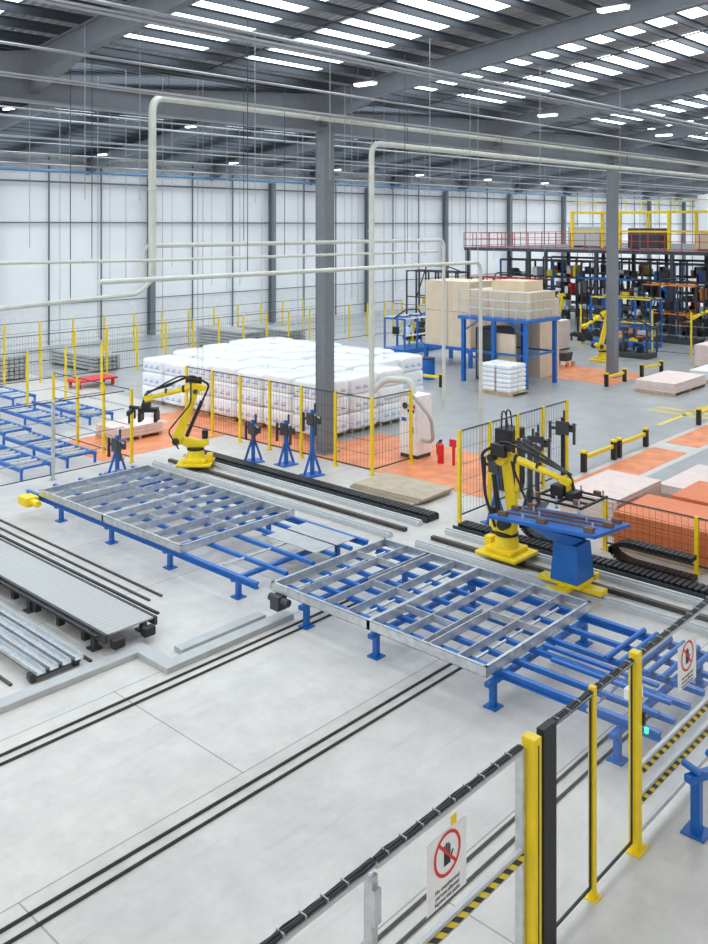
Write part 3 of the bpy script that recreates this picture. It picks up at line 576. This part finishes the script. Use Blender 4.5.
# ------------------------------------------------------------ blue frame cell
rt=root("blue_platform_frame",(31.9,20.7,0.006),"blue steel platform frame with grey deck and rails","platform")
for x in (-1.1,1.1):
    for y in (-1.5,0,1.5): part(rt,"post",B(x-.075,y-.075,0,x+.075,y+.075,2.6),BLU)
part(rt,"deck",B(-1.25,-1.7,2.6,1.25,1.7,2.74),BLU,.01)
part(rt,"brace",[M().beam(*q) for q in (((-1.1,-1.5,1.3),(-1.1,1.5,1.3),.08,.08),((-1.1,-1.5,2.1),(-1.1,-.7,2.6),.06,.06),((-1.1,1.5,2.1),(-1.1,.7,2.6),.06,.06),((1.1,-1.5,1.3),(1.1,1.5,1.3),.08,.08),((-1.1,-1.5,1.3),(1.1,-1.5,1.3),.08,.08),((-1.1,0,.6),(-1.1,1.5,1.3),.06,.06))],BLU)
m=M()
for y in (-1.65,-1.1,-.55,0,.55,1.1,1.65): m.cyl((-1.2,y,2.74),(-1.2,y,3.8),.028,6)
for x in (-.6,0,.6,1.2): m.cyl((x,-1.65,2.74),(x,-1.65,3.8),.028,6)
for z in (3.1,3.45,3.8): m.cyl((-1.2,-1.65,z),(-1.2,1.65,z),.028,6); m.cyl((-1.2,-1.65,z),(1.2,-1.65,z),.028,6)
part(rt,"handrail",m,LGR)
part(rt,"under_cabinet",B(-.4,.3,0,.9,1.4,2.2),DGR,.02); part(rt,"under_panel",B(-.95,-.9,.1,-.85,.0,2.1),BEI)
rt=root("beige_machine_housing",(32.1,20.75,2.75),"large flat-sided beige boxed housing on the blue platform","machine housing"); part(rt,"lower_box",B(-.95,-1.55,0,.95,1.55,1.05),BEI); part(rt,"upper_box",B(-.5,-1.0,1.05,.9,.6,1.45),BEI); part(rt,"panel_seam",[B(-.96,y,0,-.95,y+.03,1.05) for y in (-.55,.45)],WOOD)
rt=root("beige_storage_tower",(34.7,25.2,0.006),"tall beige boarded storage tower on a blue base","storage tower")
part(rt,"body",B(-1.0,-1.3,.9,1.0,1.3,3.9),BEI); part(rt,"base_frame",B(-1.05,-1.35,.75,1.05,1.35,.9),BLU); part(rt,"leg",[B(a,b,0,a+.15,b+.15,.75) for a in (-1.05,.9) for b in (-1.35,1.2)],BLU)
part(rt,"panel_seam",B(-1.015,-.02,.9,-1.0,.02,3.9).box(-1.015,-1.3,2.5,-1.0,1.3,2.54),WOOD)
solo("beige_panel_box",(34.3,21.3,0.006),B(-.8,-1.1,0,.8,1.1,3.3),BEI,"upright beige boarded box behind the blue posts","box")
rt=root("timber_pallet",(29.7,19.55,0.006),"timber pallet under white sacks","pallet"); part(rt,"deck",B(-.6,-.8,.08,.6,.8,.11),WOOD); part(rt,"bearer",[B(-.6,-.8,0,-.5,.8,.08),B(.5,-.8,0,.6,.8,.08)],WOOD)
for i in range(2):
    for j in range(2):
        for k in range(6):
            solo("white_sack",(29.42+.58*j,19.18+.72*i,.118+.175*k),M().frus((0,0),(.5,.62),(.56,.68),0,.085).frus((0,0),(.56,.68),(.5,.62),.085,.17),WHT,"plump white sack stacked on a pallet","sack","white sacks on the pallet",bev=.03)
rt=root("blue_drum",(30.2,23.6,0.006),"blue plastic drum with black lid","drum"); part(rt,"body",M().cyl((0,0,0),(0,0,.85),.29,16),BLU,smooth=True); part(rt,"lid",M().cyl((0,0,.85),(0,0,.9),.3,16),BLK)
rt=root("waste_trolley",(37.2,21.2,0.006),"small dark trolley bin with orange wheels","trolley"); part(rt,"bin",M().frus((0,0),(.5,.6),(.6,.7),.25,.65),DGR,.02); part(rt,"wheel",[M().cyl((x,y,.12),(x,y+.08,.12),.12,10) for x in (-.25,.25) for y in (-.4,.32)],ORG)
# ------------------------------------------------------------ mezzanine
rt=root("mezzanine_platform",(50,12,0),"dark steel mezzanine with red guard rail","mezzanine"); LY=24; LX=22
part(rt,"deck",B(0,0,4.8,LX,LY,5.),DGR)
for i in range(6):
    for j in range(3): part(rt,"column",B(j*5,.2+i*4.7-.1,0,j*5+.2,.2+i*4.7+.1,4.8),DGR)
m=M()
for i in range(25): m.box(-.02,i-.02,5,.02,i+.02,6.0)
for z in (5.1,5.55,5.98): m.box(-.02,0,z-.02,.02,LY,z+.02)
for i in range(1,22): m.box(i-.02,LY-.03,5,i+.02,LY+.01,6.0)
for z in (5.1,5.55,5.98): m.box(0,LY-.03,z-.02,LX,LY+.01,z+.02)
part(rt,"guard_rail",m,REDR)
rt=root("yellow_gantry_frame",(51.3,13,5.01),"yellow steel gantry frame on the mezzanine","gantry")
for y in (0,3.1,6.2,9.3,12.4,15.6):
    part(rt,"portal",B(-.08,y-.08,0,.08,y+.08,2.2).box(3.92,y-.08,0,4.08,y+.08,2.2).box(-.08,y-.07,2.2,4.08,y+.07,2.34),YEL)
for x in (0,4):
    for z in (1.1,2.27): part(rt,"long_beam",B(x-.06,-.1,z-.05,x+.06,15.7,z+.05),YEL)
m=M()
for i in range(16): m.box(-.02,i-.02,2.34,.02,i+.02,2.95)
m.box(-.03,0,2.9,.03,15.6,2.95); part(rt,"guard_rail",m,YEL)
random.seed(8)
for i,(x,y,w,d,h,mt,lb) in enumerate(((53.3,16,1.6,2,1.3,DGR,"dark crate standing on the mezzanine deck"),(53.3,20,1.6,2.4,1.1,BEI,"beige crate standing on the mezzanine deck"),(53.4,24.5,1.6,2,1.3,DGR,"dark crate standing on the mezzanine deck"),(56.9,30,2,3,1.4,LGR,"grey crate standing on the mezzanine deck"),(58,18,2,3,1.6,BEI,"beige crate standing on the mezzanine deck"))):
    rt=root("crate",(x,y,5.005),lb,"crate","mezzanine crates"); part(rt,"body",B(-w/2,-d/2,.08,w/2,d/2,h),mt,.03); part(rt,"skid",[B(-w/2,q,0,w/2,q+.12,.08) for q in (-d/2,d/2-.12)],WOOD)
def rack(x,y,L,h,a,label):
    rt=root("storage_rack",(x,y,0.006),label,"rack","storage racks",a); n=int(L/2.)
    for i in range(n+1):
        part(rt,"upright_frame",B(i*2-.05,-.05,0,i*2+.05,.05,h).box(i*2-.05,1.05,0,i*2+.05,1.15,h).box(i*2-.02,.05,h*.5,i*2+.02,1.05,h*.5+.05).box(i*2-.02,.05,h-.1,i*2+.02,1.05,h-.05),DGR if i%2 else BLU)
    nk=int(h/1.05)
    for k in range(1,nk+1): part(rt,"shelf_beam",[B(0,-.04,k*1.05-.05,n*2,.0,k*1.05+.05),B(0,1.1,k*1.05-.05,n*2,1.14,k*1.05+.05)],DGR)
    for mt,fr in ((DGR,.7),(BLK,.5),(BLU,.3),(ORG,.3),(LGR,.4),(WHT,.15),(RED,.2),(YEL,.2),(BRN,.3)):
        m=M()
        for q in range(max(2,int(n*nk*fr))):
            i=random.randrange(n);k=random.randrange(nk); z=k*1.05+.06; x0=i*2+random.uniform(.1,1.4); m.box(x0,random.uniform(.0,.3),z,x0+random.uniform(.1,.4),.9,z+random.uniform(.15,.75))
        o=part(rt,"stored_goods",m,mt); o["kind"]="stuff"
rack(52.5,14,20,4.2,math.pi/2,"tall dark racking with mixed goods under the mezzanine"); rack(58,14,20,4.2,math.pi/2,"tall dark racking with mixed goods under the mezzanine")
def machine(x,y,a,label,mt,mt2,s=(2,1.2,2),seed=1):
    rnd=random.Random(seed); rt=root("production_machine",(x,y,0.006),label,"machine","production machines",a); w,d,h=s
    part(rt,"base",B(-w/2,-d/2,0,w/2,d/2,.25),mt,.02)
    n=max(2,int(w/.8))
    for i in range(n+1):
        xx=-w/2+w*i/n; part(rt,"portal",B(xx-.04,-d/2,.25,xx+.04,-d/2+.08,h).box(xx-.04,d/2-.08,.25,xx+.04,d/2,h).box(xx-.04,-d/2+.08,h-.08,xx+.04,d/2-.08,h),mt)
    part(rt,"rail",[B(-w/2,yy-.03,z,w/2,yy+.03,z+.07) for yy in (-d/2+.04,d/2-.04) for z in (h*.5,h-.05)],mt2)
    for q in range(14):
        x0=rnd.uniform(-w/2,w/2-.6); z0=rnd.uniform(.25,h*.75); y0=rnd.uniform(-d/2+.1,d/2-.5)
        part(rt,"module",B(x0,y0,z0,x0+rnd.uniform(.15,.5),y0+rnd.uniform(.2,.5),z0+rnd.uniform(.1,.45)),rnd.choice((BLK,LGR,mt2,DGR,YEL,BLK,ORG)),.01)
    part(rt,"hose",M().tube(rounded([(-w/2,0,h),(-w*.2,0,h+.35),(w*.2,.1,h+.3),(w*.4,.1,h*.5)],.2),.04,6),BLK)
machine(45.8,22.3,1.57,"blue production machine frame with yellow rail",BLU,YEL,(3.4,1.4,2.6),1); machine(48,13.5,1.57,"dark production machine frame with yellow rail",DGR,YEL,(3.4,1.6,2.4),2)
machine(43.2,28.2,1.57,"dark production machine frame with blue rails",DGR,BLU,(3.4,1.4,2.2),3); machine(42.2,20.4,1.57,"dark production machine frame by the robot",DGR,BLU,(2.4,1.2,1.5),4)
machine(48.6,20.9,1.57,"dark production machine frame with orange rails",DGR,ORG,(3,1.2,3.2),5); machine(36.5,29.5,0,"blue production machine frame near the wall fence",BLU,WHT,(3,1.4,1.8),6)
machine(48.0,31,1.57,"dark production machine frame with red rails",DGR,RED,(5,1.4,3.2),7); machine(48.4,24.6,1.57,"black production machine frame beneath the deck edge",BLK,BLU,(3.4,1.2,3.4),8); machine(47.0,36,1.57,"black production machine frame near the wall",BLK,DGR,(4,1.4,3.5),9)
# ------------------------------------------------------------ left rear items
def bconv(x,y,L,label,h=.3):
    rt=root("roller_conveyor",(x,y,0),label,"conveyor","rear roller conveyors")
    for q in (-.45,.38): part(rt,"side_beam",B(q,0,h-.1,q+.07,L,h),BLU)
    for i in range(int(L/.3)): part(rt,"roller",M().cyl((-.38,.15+i*.3,h-.04),(.38,.15+i*.3,h-.04),.035,6),BLU if i%4==0 else GAL)
    for i in range(int(L/1.8)+1):
        for q in (-.44,.39): part(rt,"leg",B(q,i*1.8,0,q+.05,i*1.8+.07,h-.1),BLU)
for x,y,L in ((12.1,28.2,5),(13.2,26,4),(14.8,26,4),(16.2,26.2,3.8),(14.4,31,3.4),(16,31,3.4),(13.0,22,3.6),(11.6,21.8,6)): bconv(x,y,L,"low blue roller conveyor with steel rollers")
stack(15.8,24.0,1.6,1.2,3,.1,PNK,"pale pink board in a low stack","pink boards by the rear conveyor")
rt=root("red_trolley",(19.7,32.6,0.006),"low red steel trolley near the rear fence","trolley"); part(rt,"deck",B(-.9,-.5,.25,.9,.5,.32),RED); part(rt,"leg",[B(x,y,0,x+.1,y+.1,.25) for x in (-.8,.7) for y in (-.4,.3)],RED)
def steelpile(x,y,L,label,n=8):
    rt=root("steel_section_pile",(x,y,0),label,"steel sections","steel section piles"); m=M()
    for k in range(n):
        for i in range(6): m.box(i*.22,0,.1+k*.16,i*.22+.17,L,.1+k*.16+.12)
    o=part(rt,"steel_section",m,STEELD); o["kind"]="stuff"; part(rt,"bearer",[B(-.1,.3,0,1.4,.4,.1),B(-.1,L-.4,0,1.4,L-.3,.1)],WOOD)
steelpile(17.5,36,3.2,"pile of grey steel sections near the wall",6); steelpile(30,35.2,4,"pile of dark steel sections behind the fence",6); steelpile(33,35.2,4,"pile of dark steel sections behind the fence",5); steelpile(21.5,35.3,4,"pile of grey steel sections near the wall",4)
# ------------------------------------------------------------ light
w=bpy.data.worlds.new("w");SC.world=w;w.use_nodes=True; bg=w.node_tree.nodes["Background"]; bg.inputs[0].default_value=(1.,.98,.955,1); bg.inputs[1].default_value=.95
SC.view_settings.view_transform='Standard'; SC.view_settings.exposure=0.22
